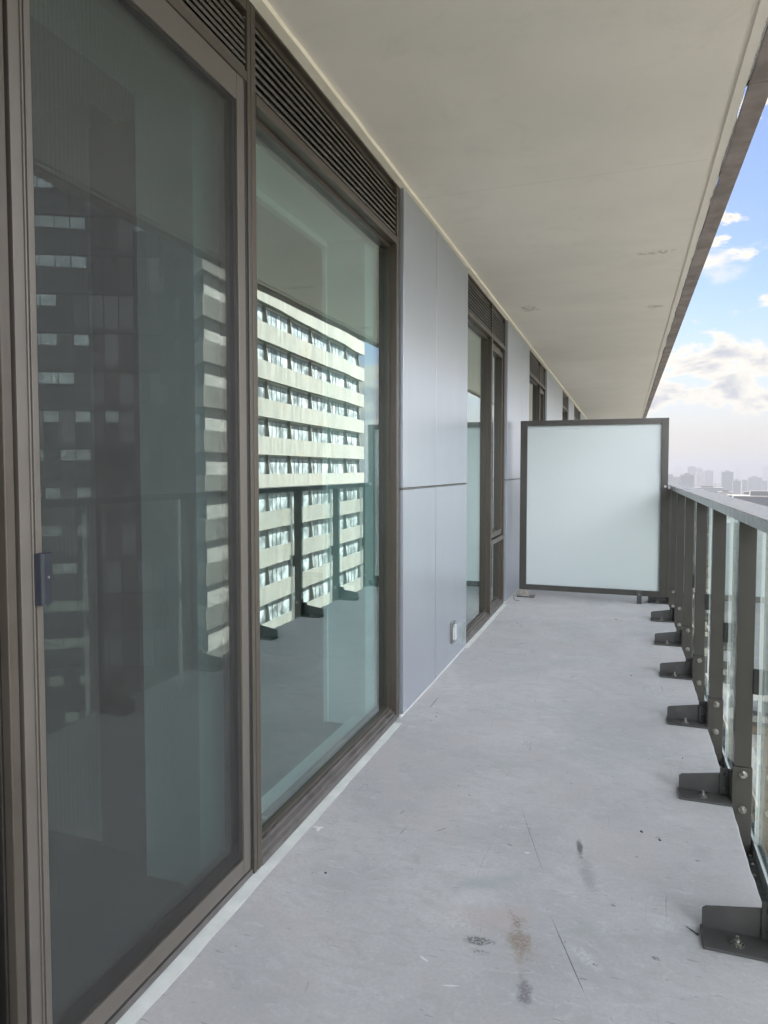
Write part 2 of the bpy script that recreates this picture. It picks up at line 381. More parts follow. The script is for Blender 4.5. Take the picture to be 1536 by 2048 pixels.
def glass_mat(name, tint, boost=1.9, base=0.05, rough=0.0, wave=0.02):
    m, t, p, out = new_mat(name); t.nodes.remove(p)
    tr = N(t, 'ShaderNodeBsdfTransparent'); tr.inputs[0].default_value = (*tint, 1)
    gl = N(t, 'ShaderNodeBsdfGlossy'); gl.inputs['Roughness'].default_value = rough; gl.inputs[0].default_value = (0.93, 0.98, 0.96, 1)
    lw = N(t, 'ShaderNodeLayerWeight', i_Blend=0.5)
    f5 = math_node(t, 'POWER', lw.outputs['Facing'], 4.2)
    f = math_node(t, 'ADD', math_node(t, 'MULTIPLY', f5, boost), base, clamp=True)
    if wave:
        v = obj_coord(t, (1, 1, 0.35))
        b = N(t, 'ShaderNodeBump', i_Strength=wave, i_Distance=0.05)
        t.links.new(noise_node(t, v, 2.2, 1, 0.4), b.inputs['Height']); t.links.new(b.outputs[0], gl.inputs['Normal'])
    mx = N(t, 'ShaderNodeMixShader'); t.links.new(f, mx.inputs[0]); t.links.new(tr.outputs[0], mx.inputs[1]); t.links.new(gl.outputs[0], mx.inputs[2])
    t.links.new(mx.outputs[0], out.inputs[0]); return m
M['glass'] = glass_mat('coated_window_glass', (0.74, 0.86, 0.85), 1.1, 0.22, 0.0, 0.016)
M['glass_clear'] = glass_mat('railing_glass', (0.96, 0.975, 0.97), 0.9, 0.03, 0.0, 0.0)
M['glass_edge'] = simple('glass_green_edge', (0.62, 0.69, 0.66), 0.2, 0, 0.05, 5, 0)
M['plastic_clear'] = glass_mat('clear_plastic', (0.86, 0.88, 0.88), 0.9, 0.20, 0.12, 0.0)

def mesh_screen():
    m, t, p, out = new_mat('insect_mesh')
    tr = N(t, 'ShaderNodeBsdfTransparent')
    v = obj_coord(t)
    w1 = N(t, 'ShaderNodeTexWave', i_Scale=26.0, i_Distortion=2.5, i_Detail=2.0); w1.bands_direction = 'Y'; t.links.new(v, w1.inputs[0])
    f = maprange(t, w1.outputs['Fac'], 0, 1, 0.29, 0.32, False)
    p.inputs['Base Color'].default_value = (0.045, 0.044, 0.042, 1); p.inputs['Roughness'].default_value = 0.6
    mx = N(t, 'ShaderNodeMixShader'); t.links.new(f, mx.inputs[0]); t.links.new(tr.outputs[0], mx.inputs[1]); t.links.new(p.outputs[0], mx.inputs[2])
    t.links.new(mx.outputs[0], out.inputs[0]); return m
M['mesh'] = mesh_screen()
def frosted():
    m, t, p, out = new_mat('frosted_glass')
    d = N(t, 'ShaderNodeBsdfTranslucent'); d.inputs[0].default_value = (0.93, 0.96, 0.97, 1)
    df = N(t, 'ShaderNodeBsdfDiffuse'); df.inputs[0].default_value = (0.78, 0.86, 0.86, 1)
    gl = N(t, 'ShaderNodeBsdfGlossy'); gl.inputs['Roughness'].default_value = 0.22
    m1 = N(t, 'ShaderNodeMixShader', i_Fac=0.62); t.links.new(d.outputs[0], m1.inputs[1]); t.links.new(df.outputs[0], m1.inputs[2])
    fr = N(t, 'ShaderNodeLayerWeight', i_Blend=0.12)
    m2 = N(t, 'ShaderNodeMixShader'); t.links.new(fr.outputs[0], m2.inputs[0]); t.links.new(m1.outputs[0], m2.inputs[1]); t.links.new(gl.outputs[0], m2.inputs[2])
    t.links.new(m2.outputs[0], out.inputs[0]); return m
M['frosted'] = frosted()

# ------------------------------------------------------------------ STRUCTURE: slab, soffit, wall cores
XW = -1.124       # frame face of the facade
XG = -1.178       # glass plane
XP = -1.105       # cladding face
XE = 0.414        # slab edge
ZC = 2.80
Y0, Y1 = -3.2, 25.0
# floor slab with an uneven cast edge
def slab(name, z0, z1, mat, seed, amp, groove=None, step=0.06):
    me = bpy.data.meshes.new(name); vs = []; fs = []
    ys = [Y0 + i * step for i in range(int((Y1 - Y0) / step) + 1)]
    prof = [(-1.40, z0), (-1.40, z1), (XE - 0.003, z1), (XE, z1 - 0.005), (XE, z0 + 0.006), (XE - 0.006, z0)]
    if groove:
        gx0, gx1, gd = groove
        for k in range(0, 7):
            a = math.pi * k / 6
            prof.append(((gx0 + gx1) / 2 + (gx1 - gx0) / 2 * math.cos(a), z0 + gd * math.sin(a)))
    for y in ys:
        for i, (x, z) in enumerate(prof):
            if i in (2, 3, 4, 5):
                x += amp * (noise.noise(Vector((y * 2.1, seed, 0))) * 0.9 + noise.noise(Vector((y * 13, seed, 3))) * 0.45 + noise.noise(Vector((y * 41, seed, 5))) * 0.3)
            if i > 5: x += 0.25 * amp * noise.noise(Vector((y * 1.4, seed + 9, 0)))
            vs.append((x, y, z))
    n = len(prof)
    for r in range(len(ys) - 1):
        for i in range(n):
            j = (i + 1) % n; fs.append((r * n + i, r * n + j, (r + 1) * n + j, (r + 1) * n + i))
    fs.append(tuple(range(n))); fs.append(tuple((len(ys) - 1) * n + i for i in reversed(range(n))))
    me.from_pydata(vs, [], fs); me.materials.append(mat)
    bm = bmesh.new(); bm.from_mesh(me); bmesh.ops.recalc_face_normals(bm, faces=bm.faces); bm.to_mesh(me); bm.free()
    o = bpy.data.objects.new(name, me); C.objects.link(o); tag(o, kind='structure'); return o
fl = slab('balcony_floor', -0.20, 0.0, M['floor'], 2.0, 0.008)
tag(fl, 'pale grey stained concrete balcony floor')
so_ = slab('ceiling', ZC, 3.0, M['soffit'], 5.0, 0.010, (0.353, 0.374, 0.014))
tag(so_, 'beige painted concrete soffit above the balcony')

# body of our own tower: storeys under and over the balcony level
body = MB()
body.box(-22, -1.40, Y0 - 12, Y1 + 4, 2.80, 22.0)
body.box(-22, -1.40, Y0 - 12, Y1 + 4, -88, -0.05)
body.box(-22, -6.2, Y0 - 12, Y1 + 4, -0.05, 2.80)
body.box(-6.2, -1.40, Y0 - 12, -3.0, -0.05, 2.80)
body.box(-6.2, -1.40, Y1 - 1, Y1 + 4, -0.05, 2.80)
tb = body.build('tower_wall', simple('tower_conc', (0.40, 0.39, 0.37), 0.8), None)
tag(tb, 'concrete body of the tower this balcony belongs to', kind='structure')
# balcony slabs of storeys above and below (real neighbours)
ns = MB()
for k in (-3, -2, -1): ns.box(-1.40, XE, Y0, Y1, k * 3.0 - .2, k * 3.0)
for k in (2, 3, 4): ns.box(-1.40, XE, Y0, Y1, k * 3.0, k * 3.0 + .2)
tag(ns.build('balcony_slab', M['soffit']), 'balcony slabs of the storeys above and below', kind='structure')

# room behind the windows
room = empty('room_interior', (0, 0, 0), 'dim white painted rooms behind the balcony windows', None, kind='structure')
MB().box(-6.19, -1.24, -3.0, 24, -0.045, 0.02).build('room_floor', M['inner_floor'], room)
MB().box(-6.19, -1.24, -3.0, 24, 2.56, 2.79).build('room_ceiling', M['inner_wall'], room)
rw = MB().box(-6.19, -6.10, -3.0, 24, 0.02, 2.56)
for y in (-1.4, 4.3, 7.7, 11.7, 15.2, 21):
    rw.box(-6.1, -1.45, y - .06, y + .06, 0.02, 2.56)
rw.build('room_wall', M['inner_wall'], room)
rv = MB()
# deep reveals either side of each opening
for y0, y1 in ((1.77, 1.97), (3.20, 3.32), (3.34, 5.03), (5.98, 6.06), (6.62, 8.40), (10.1, 12.9), (14.1, 15.8), (17.9, 24)):
    rv.box(-1.44, -1.235, y0, y1, 0.02, 2.555)
rv.box(-1.43, -1.235, -3, 24, 2.47, 2.558)
rv.build('window_reveal', M['inner_trim'], room)
MB().box(-1.462, -1.441, 3.185, 3.215, .021, 2.50).build('reveal_trim', M['inner_trim'], room)
MB().box(-1.462, -1.431, 2.0, 3.184, 2.44, 2.50).build('reveal_trim', M['inner_trim'], room)
MB().box(-1.30, -1.235, 1.98, 3.19, 0.021, 0.072).build('inner_sill', M['inner_trim'], room)
# dim furniture-like masses visible through the door
MB().box(-1.70, -1.46, 1.86, 1.96, 0.021, 2.46).build('closet', M['inner_dark'], room)
MB().box(-6.0, -1.71, 1.88, 1.99, 0.021, 2.555).build('room_partition', M['inner_grey'], room)
MB().box(-3.2, -2.9, 1.2, 4.1, 0.02, 2.2).build('closet', M['inner_dark'], room)

# wall core behind cladding
P_RANGES = [(3.424, 4.946, [4.076]), (6.735, 8.31, [7.70]), (10.21, 12.79, [11.5]), (14.21, 15.69, [15.0]), (18.0, 24.0, [20.0, 22.0])]
wall = empty('facade_wall', (0, 0, 0), 'silver metal clad wall between the balcony windows', None, kind='structure')
for a, b, js in P_RANGES: MB().box(-1.235, XW - 0.012, a + .003, b - .003, 0.001, 2.795).build('wall_core', M['bronze_dark'], wall)
ci = 0
for a, b, js in P_RANGES:
    edges = [a] + js + [b]
    for i in range(len(edges) - 1):
        g0 = 0.0 if i == 0 else 0.0035; g1 = 0.0 if i == len(edges) - 2 else 0.0035
        for z0, z1 in ((0.022, 1.222), (1.234, 2.783)):
            o = MB().box(XW - 0.010, XP, edges[i] + g0, edges[i + 1] - g1, z0, z1).build('panel', M['panel'], wall, bevel=0.0008)
    for j in js: MB().box(XW - 0.008, XP - 0.0012, j - .0034, j + .0034, 0.023, 1.221).build('joint_seal', M['black'], wall); MB().box(XW - 0.008, XP - 0.0012, j - .0034, j + .0034, 1.235, 2.782).build('joint_seal', M['black'], wall)
    MB().box(XW - 0.008, XP + 0.003, a - 0.012, b, 1.2255, 1.2305).build('joint_trim', M['steel_dull'], wall)
    MB().box(XW - 0.012, XP - 0.012, a - .0, b, 0.002, 0.020).build('base_flashing', M['sealant'], wall)

# sealant strip along the wall foot, uneven
def strip(name, mat, xa, xb, z0, z1, step=0.05, jit=0.004, seed=0, y0=Y0, y1=Y1 - 1):
    vs = []; fs = []; ys = [y0 + i * step for i in range(int((y1 - y0) / step) + 1)]
    for y in ys:
        j = jit * (noise.noise(Vector((y * 5, seed, 1))) + .5 * noise.noise(Vector((y * 19, seed, 2))))
        vs += [(xa, y, z0), (xa, y, z1), (xb + j, y, z1 - 0.001 if z1 > z0 else z1 + .001), (xb + j * 1.4 + (.004 if xb > xa else -.004), y, z0)]
    for r in range(len(ys) - 1):
        for i in range(4):
            k = (i + 1) % 4; fs.append((r * 4 + i, r * 4 + k, r * 4 + 4 + k, r * 4 + 4 + i))
    me = bpy.data.meshes.new(name); me.from_pydata(vs, [], fs); me.materials.append(mat)
    bm = bmesh.new(); bm.from_mesh(me); bmesh.ops.recalc_face_normals(bm, faces=bm.faces); bm.to_mesh(me); bm.free()
    o = bpy.data.objects.new(name, me); C.objects.link(o); return tag(o, kind='structure')
tag(strip('floor_sealant_strip', M['sealant'], XW - .02, -1.090, -0.002, 0.0014, y0=Y0, y1=3.40), 'pale sealant strip along the foot of the door and window')
tag(strip('floor_sealant_strip', M['sealant'], XW - .02, -1.090, -0.002, 0.0014, seed=3, y0=4.95, y1=6.72), 'pale sealant strip along the foot of the far window')
tag(strip('soffit_caulk', M['cream'], XW - .02, -1.088, ZC + 0.002, ZC - 0.016, seed=7, jit=.003), 'cream caulk strip where the wall meets the soffit')

# ------------------------------------------------------------------ windows
def louvre(parent, y0, y1, z0=2.527, z1=2.754, n=8, screws=True):
    lv = MB()
    lv.box(-1.235, -1.20, y0, y1, z0, z1)
    L = lv.build('louvre', M['grille_void'], parent)
    pitch = (z1 - z0 - .018) / n
    first = None
    for k in range(n):
        zc = z0 + pitch * (k + .30)
        if first is None:
            pts = [(-0.026, 0.014), (0.0, -0.004), (0.0, 0.0075), (-0.026, 0.019)]
            m = MB().prism([(XW - .006 + x, z) for x, z in pts], 'y', y0, y1)
            first = m.build('slat', M['slat'], L); first.location.z = zc
        else:
            link_copy(first, L, (0, 0, zc))
    if screws:
        for zc in (z0 + .02, z1 - .03):
            MB().cyl((XW - .010, y1 - .012, zc), 'x', .003, .012, 8).build('screw', M['steel'], L)
    return L
def frame_ring(x0, x1, y0, y1, z0, z1, wl, wr, wb, wt):
    m = MB()
    m.box(x0, x1, y0, y0 + wl, z0, z1); m.box(x0, x1, y1 - wr, y1, z0, z1)
    m.box(x0 + .0005, x1 - .0005, y0 + wl, y1 - wr, z0, z0 + wb); m.box(x0 + .0005, x1 - .0005, y0 + wl, y1 - wr, z1 - wt, z1)
    return m
ZT0, ZT1 = 2.470, 2.518       # transom
def window(y0, y1, label, bays, jl=.045, jr=.045, group='tall bronze framed windows along the balcony'):
    t = empty('window', (0, 0, 0), label, 'window', group)
    # side jambs
    for a, b in ((y0, y0 + jl), (y1 - jr, y1)):
        MB().box(-1.234, XW, a, b, 0.010, 2.792).build('jamb', M['bronze'], t, bevel=.0015)
    ya, yb = y0 + jl, y1 - jr
    MB().box(-1.233, XW - .001, ya, yb, 2.776, 2.791).box(-1.233, XW - .022, ya, yb, 2.755, 2.7765).build('head', M['bronze'], t, bevel=.0015)
    MB().box(-1.233, XW + .002, ya, yb, ZT0 + .012, ZT1).build('transom', M['bronze'], t, bevel=.0015)
    # stepped sill
    s = MB().prism([(-1.233, .010), (XW + .002, .010), (XW + .002, .034), (XW - .010, .038), (XW - .010, .050), (XW - .028, .054), (XW - .028, .066), (-1.233, .070)], 'y', ya, yb)
    s.build('sill', M['bronze_sill'], t, bevel=.001)
    cuts = [ya] + [b for b in bays] + [yb]
    for i in range(len(cuts) - 1):
        a, b = cuts[i], cuts[i + 1]
        if i: 
            MB().box(-1.232, XW, a - .024, a + .024, .036, 2.790).build('mullion', M['bronze'], t, bevel=.0015); a += .0245
        if i < len(cuts) - 2: b -= .0245
        louvre(t, a, b)
        # inner bead then glass
        frame_ring(-1.20, XG + .018, a, b, .070, ZT0 + .0115, .008, .010, .012, .018).build('glazing_bead', M['bronze'], t)
        if (b - a) < .75:        # narrow operable sash over a fixed light
            MB().box(-1.228, XW - .002, a, b, .650, .695).build('rail', M['bronze'], t, bevel=.0015)
            frame_ring(-1.19, XW - .016, a + .008, b - .008, .705, ZT0 - .02, .045, .045, .05, .05).build('sash', M['bronze'], t, bevel=.0015)
        MB().box(XG - .002, XG + .004, a + .006, b - .006, .074, ZT0).build('pane', M['glass'], t)
        frame_ring(-1.215, -1.190, a + .002, b - .002, .074, ZT0, .022, .022, .022, .022).build('spacer', M['black'], t)
    return t
M['bronze_sill'] = simple('dusty_bronze_sill', (0.115, 0.106, 0.100), 0.5, 0.2, 0.22, 12, 0.05)
window(1.927, 3.412, 'widest tall window, next to the sliding screen door, mirroring a white balconied block', [], jl=.028)
window(4.952, 6.712, 'second tall window beyond the first silver panels, with a narrow sash beside it', [6.022])
window(8.335, 10.19, 'dark window just beyond the frosted divider, seen above it', [9.55])
window(12.81, 14.19, 'small distant window with louvre head over the divider', [])
window(15.71, 17.98, 'farthest window slot before the soffit vanishes over the divider', [])

# ------------------------------------------------------------------ sliding door and its insect screen
door = empty('sliding_door', (0, 0, 0), 'bronze sliding balcony door with dark insect screen at the left', 'door')
MB().box(-1.234, XW - .001, -.10, 1.905, 2.530, 2.560).build('transom', M['bronze'], door, bevel=.0015)
MB().box(-1.234, XW - .001, -.10, 1.905, 2.743, 2.791).build('head', M['bronze'], door, bevel=.0015)
MB().box(-1.234, XW, -.10, -.04, .01, 2.792).build('jamb', M['bronze'], door, bevel=.0015)
MB().box(-1.234, XW, 1.905, 1.924, .01, 2.792).build('jamb', M['bronze'], door, bevel=.0015)
MB().box(-1.212, XW - .004, 1.8885, 1.9045, .06, 2.53).build('weather_seal', M['black'], door)
louvre(door, -.04, 1.90, 2.56, 2.742, 8)
tr_ = MB().box(-1.234, XW - .004, -.04, 1.90, .010, .030)
tr_.box(-1.226, -1.220, -.04, 1.90, .030, .050); tr_.box(-1.180, -1.174, -.04, 1.90, .030, .045)
tr_.build('track', M['bronze_sill'], door)
# glass leaf behind, mostly covered by the screen
leaf = frame_ring(-1.180, -1.1445, .985, 1.9045, .050, 2.528, .062, .042, .080, .065).build('leaf_frame', M['bronze_dark'], door, bevel=.002)
MB().box(-1.156, -1.150, 1.045, 1.8635, .128, 2.465).build('pane', M['glass'], door)
leaf2 = frame_ring(-1.232, -1.228, -.04, 1.04, .050, 2.528, .06, .06, .09, .075).build('leaf_frame', M['bronze'], door)
MB().box(-1.2305, -1.2295, .02, .98, .138, 2.455).build('pane', M['glass'], door)
MB().box(-1.144, -1.122, .990, 1.012, .052, 2.527).build('stile_fin', M['bronze'], door, bevel=.002)
MB().box(-1.205, -1.140, .945, .958, .052, 2.527).build('stile_fin', M['bronze'], door, bevel=.002)
MB().box(-1.222, -1.160, .90, .925, .052, 2.527).build('stile_fin', M['bronze'], door, bevel=.002)
SX0, SX1 = -1.1435, XW - .002
scr = MB()
scr.box(SX0, SX1, 1.026, 1.079, .040, 2.527); scr.box(SX0, SX1, 1.846, 1.886, .040, 2.527)
scr.box(SX0 + .001, SX1 - .001, 1.079, 1.846, .040, .092); scr.box(SX0 + .001, SX1 - .001, 1.079, 1.846, 2.448, 2.527)
scr.box(SX1, SX1 + .004, 1.052, 1.056, .042, 2.525); scr.box(SX1, SX1 + .004, 1.060, 1.063, .042, 2.525)
sd_ = scr.build('screen_frame', M['bronze_light'], door, bevel=.002)
MB().box(XW - .0085, XW - .0075, 1.079, 1.846, .092, 2.448).build('insect_mesh', M['mesh'], sd_)
sp = MB().box(XW - .012, XW - .006, 1.079, 1.083, .092, 2.448)
sp.build('spline', M['black'], sd_)
hd = MB().prism([(SX1 - .002, 1.052), (SX1 + .019, 1.058), (SX1 + .021, 1.064), (SX1 + .012, 1.093), (SX1 - .002, 1.095)], 'z', 1.055, 1.160)
h_ = hd.build('handle', M['handle'], sd_, bevel=.0015)
MB().cyl((SX1 + .0165, 1.077, 1.110), (1, .30, 0), .0032, .0022, 12).build('handle_screw', M['steel'], sd_)

# ------------------------------------------------------------------ outdoor socket with clear bubble cover
oy, oz = 4.50, 0.225
soc = empty('power_socket', (XP, oy, oz), 'outdoor power socket with clear plastic bubble cover low on the silver panel', 'socket')
MB().box(0, .012, -.045, .045, -.070, .070).build('back_plate', M['steel_dull'], soc, bevel=.002)
MB().box(.012, .030, -.024, .024, -.052, .052).build('receptacle', simple('receptacle_white', (.85, .85, .82), .4), soc, bevel=.003)
cv = MB()
for d0, d1, w_, h_2 in ((.012, .022, .047, .074), (.022, .086, .038, .062)):
    cv.box(d0, d1, -w_, w_, -h_2, h_2)
cv.build('bubble_cover', M['plastic_clear'], soc, bevel=.006, seg=3)
cl = MB().box(.020, .026, -.048, -.043, -.04, .04).box(.018, .03, -.047, -.041, .030, .036).box(.018, .03, -.047, -.041, -.036, -.03)
cl.build('hinge', simple('hinge_clear', (.85, .85, .83), .25), soc, bevel=.001)

# ------------------------------------------------------------------ frosted privacy divider
SY = 7.20
ps = empty('privacy_screen', (0, SY, 0), 'frosted glass privacy divider in a dark grey frame across the balcony', 'divider')
xl, xr, zb, zt = -1.040, 0.385, 0.078, 1.832
fw = .062
fr_ = MB()
fr_.box(xl, xl + fw + .008, -.025, .025, zb, zt); fr_.box(xr - fw, xr, -.025, .025, zb, zt)
fr_.box(xl + fw + .008, xr - fw, -.0248, .0248, zb, zb + .055); fr_.box(xl + fw + .008, xr - fw, -.0248, .0248, zt - .055, zt)
fr_.build('frame', M['rail'], ps, bevel=.0015)
MB().box(xl + fw + .004, xr - fw + .004, -.004, .004, zb + .051, zt - .051).build('frosted_pane', M['frosted'], ps)
ft = MB().box(-1.060, -.88, -.060, .05, 0, .010); ft.build('foot_plate', M['bracket'], ps, bevel=.002)
MB().prism([(-1.046, .010), (-.945, .010), (-.945, .050), (-.965, .078), (-1.040, .078)], 'y', -.045, .035).build('foot_block', simple('worn_galvanised', (.30, .28, .25), .6, .3, .3, 30), ps, bevel=.002)
for bx_ in (-.895,):
    b = MB().cyl((bx_, -.035, .010), 'z', .011, .009, 6).cyl((bx_, -.035, .019), 'z', .005, .022, 8); b.build('anchor_bolt', M['steel_dull'], ps)
MB().cyl((-.93, -.052, .010), 'z', .011, .009, 6).cyl((-.93, -.052, .019), 'z', .005, .010, 8).build('anchor_bolt', M['steel'], ps)
MB().box(.118, .163, -.036, -.026, 0.0, .135).box(.118, .163, -.026, .030, 0, .006).build('foot_clip', M['bracket'], ps, bevel=.002)
MB().cyl((.140, -.036, .095), (0, -1, 0), .008, .006, 10).build('clip_bolt', M['steel'], ps)
MB().cyl((xr - .025, -.025, 1.165), (0, -1, 0), .012, .008, 10).build('frame_bolt', M['steel'], ps)
# bent wire end beside the foot
def tube(name, pts, r, mat, parent=None, loc=(0, 0, 0), seg=8):
    cu = bpy.data.curves.new(name, 'CURVE'); cu.dimensions = '3D'; cu.bevel_depth = r; cu.bevel_resolution = 2
    s = cu.splines.new('BEZIER'); s.bezier_points.add(len(pts) - 1)
    for bp, p in zip(s.bezier_points, pts): bp.co = p; bp.handle_left_type = bp.handle_right_type = 'AUTO'
    tmp = bpy.data.objects.new('tmp', cu); C.objects.link(tmp)
    dg = bpy.context.evaluated_depsgraph_get(); me = bpy.data.meshes.new_from_object(tmp.evaluated_get(dg))
    bpy.data.objects.remove(tmp); me.materials.clear(); me.materials.append(mat)
    o = bpy.data.objects.new(name, me); C.objects.link(o); o.location = loc
    for p in me.polygons: p.use_smooth = True
    if parent: o.parent = parent
    return o
tag(tube('wire_end', [(-1.083, 7.08, .030), (-1.075, 7.03, .034), (-1.062, 6.97, .010), (-1.035, 6.93, .0045), (-1.00, 6.925, .0045)], .0040, simple('sheathed_wire', (.23, .24, .20), .6), None),
    'short curl of grey wire on the floor by the divider foot', 'wire')

# ------------------------------------------------------------------ balcony railing
rail = empty('balcony_railing', (XE, 0, 0), 'dark grey metal railing with clear glass panels along the slab edge', 'railing')
def rb(mb, name, mat, **k):      # build in world coordinates under the railing
    o = mb.build(name, mat, rail, **k); o.location = (-XE, 0, 0); return o
RT0, RT1 = 1.138, 1.178
cap_edges = [Y0 + .1, 4.05, 10.6, 17.2, Y1 - .8]
for i in range(4):
    a, b = cap_edges[i] + .001, cap_edges[i + 1] - .001
    m = MB().prism([(.400, RT0), (.404, RT0 - .000), (.404, RT0 + .006), (.549, RT0 + .006), (.549, RT0), (.553, RT0), (.553, RT1 - .002), (.550, RT1), (.403, RT1), (.400, RT1 - .002)], 'y', a, b)
    rb(m, 'top_rail', M['cap'], bevel=.001)
posts = [2.98 + .8585 * k - (.055 if k < 0 else 0) for k in range(-5, 25)]
posts = [y for y in posts if Y0 + .2 < y < Y1 - 1]
PX0, PX1 = .416, .484
def post_set():
    mp_ = MB()
    mp_.box(PX0 + .006, PX1, -.001, .045, .155, RT0 - .004)
    p0 = rb(mp_, 'post', M['rail'], bevel=.0012)
    cp_ = rb(MB().box(PX0 + .010, .500, -.004, .052, RT0 - .0045, RT0 + .005), 'post_cap', M['rail'], bevel=.0012)
    mc = MB().box(PX0, PX1 + .004, -.0045, .050, -.190, .150)
    mc.box(PX0 + .010, PX1 - .006, .002, .044, .150, .160)
    c0 = rb(mc, 'post_sleeve', M['rail'], bevel=.0012)
    bo = []
    for z in (.123, -.020):
        b = MB().cyl((.455, -.0045, z), (0, -1, 0), .0155, .0022, 20).cyl((.455, -.0067, z), (0, -1, 0), .0115, .003, 18).cyl((.455, -.0097, z), (0, -1, 0), .0098, .008, 6).cyl((.455, -.0177, z), (0, -1, 0), .0052, .011, 10)
        bo.append(b)
    b0 = bo[0].build('bolt', M['steel'], c0); b1 = bo[1].build('bolt', M['steel'], c0)
    # slab bracket: foot plate, gusset, angle
    br = MB().box(.222, .4135, -.040, .062, 0.0005, .0085)
    br.prism([(.226, .0085), (.4125, .0085), (.4125, .100), (.236, .070), (.226, .062)], 'y', .050, .057)
    k0 = rb(br, 'bracket', M['bracket'], bevel=.0014)
    an = MB().box(.378, .4145, .0435, .0495, .0095, .118).box(.4125, .4155, -.0, .0430, .0095, .118)
    a0 = an.build('bracket_angle', M['bracket'], k0, bevel=.001)
    for z in (.036, .092):
        MB().cyl((.396, .0435, z), (0, -1, 0), .0068, .007, 12, r2=.0045).build('bolt', M['bracket'], k0, smooth=False)
    MB().cyl((.312, .000, .0085), 'z', .0175, .0018, 20).cyl((.312, .0, .0103), 'z', .0108, .0085, 6).cyl((.312, .0, .0188), 'z', .0058, .013, 10).cyl((.312, .0, .0318), 'z', .0058, .003, 10, r2=.002).build('anchor_nut', M['steel'], k0)
    ck = rb(MB().box(PX1 - .001, .5025, -.006, .006, .448, .548).box(.5155, .522, -.008, .008, .448, .548), 'glass_clip', M['black'], bevel=.001)
    return [p0, c0, k0, ck, cp_]
proto = post_set()
for i, y in enumerate(posts):
    if i == 0:
        for o in proto: o.location.y = y
    else:
        for o in proto:
            c = copy_tree(o, rail); c.location.y = y
for a, b in zip([Y0 + .2] + posts, posts + [Y1 - 1]):
    if b - a < .2: continue
    g = MB(); y0, y1 = a + .010, b - .006
    x0, x1, z0, z1 = .503, .515, -.160, RT0 + .004
    g.quad((x0, y0, z0), (x0, y1, z0), (x0, y1, z1), (x0, y0, z1), m=0)
    g.quad((x1, y0, z0), (x1, y0, z1), (x1, y1, z1), (x1, y1, z0), m=0)
    g.quad((x0, y0, z0), (x0, y0, z1), (x1, y0, z1), (x1, y0, z0), m=1)
    g.quad((x0, y1, z0), (x1, y1, z0), (x1, y1, z1), (x0, y1, z1), m=1)
    g.quad((x0, y0, z0), (x1, y0, z0), (x1, y1, z0), (x0, y1, z0), m=1)
    g.quad((x0, y0, z1), (x0, y1, z1), (x1, y1, z1), (x1, y0, z1), m=1)
    rb(g, 'glass_panel', [M['glass_clear'], M['glass_edge']])
    rb(MB().box(.4985, .5025, y0 + .0, y1, -.158, -.149), 'panel_gasket', M['sealant'])
# shoe channel under the glass, outside the slab edge
def channel(name, z, parent=None):
    m = MB().box(.4225, .521, Y0 + .05, Y1 - .9, z - .010, z)
    m.box(.521, .527, Y0 + .05, Y1 - .9, z - .010, z + .055); m.box(.4955, .4980, Y0 + .05, Y1 - .9, z, z + .050)
    return m
co = rb(channel('c', -.200), 'shoe_channel', M['channel'])
# divider is bolted to this post: doubled post
rb(MB().box(.386, .4155, 7.176, 7.226, .078, RT0 - .001), 'end_stile', M['rail'], bevel=.0015)
random.seed(11)
dbm = MB()
for _ in range(420):
    y = random.uniform(.5, 8); x = random.uniform(.426, .492); s = random.uniform(.002, .007)
    Mx = Matrix.Translation((x, y, -.199 + s / 2)) @ Matrix.Rotation(random.uniform(0, 6), 4, 'Z') @ Matrix.Rotation(random.uniform(-.6, .6), 4, 'X')
    dbm.box(-s, s * random.uniform(.4, 1.6), -s * .7, s * .7, -s * .5, s * .5, M=Mx)
tag(dbm.build('debris', simple('debris_chips', (.34, .33, .30), .8, 0, .5, 40)), 'gritty concrete crumbs lying in the gutter channel', 'debris', kind='stuff')

# channel of the storey above: seen from below as a stained brown strip outside the soffit edge, in lengths
up = empty('upper_edge_channel', (XE, 0, ZC), 'brownish stained edge channel running outside the soffit', 'edge channel')
ys = [Y0 + .05, -.5, 1.25, 2.98, 4.72, 6.45, 8.2, 9.9, 11.65, 13.4, 15.1, 16.8, 18.5, 20.2, 22, Y1 - .9]
for a, b in zip(ys, ys[1:]):
    o = MB().box(.4195, .505, a + .0025, b - .0025, ZC + .000 - .004, ZC + .010).box(.499, .505, a + .0025, b - .0025, ZC + .010, ZC + .07).build('channel_length', M['beam'], up, bevel=.001)
    o.location = (-XE, 0, -ZC)
ub = MB()
for y in posts: ub.box(.40, .49, y, y + .045, ZC + .012, 3.10)
o = ub.build('channel_strut', M['rail'], up); o.location = (-XE, 0, -ZC); tag(o, kind='stuff')

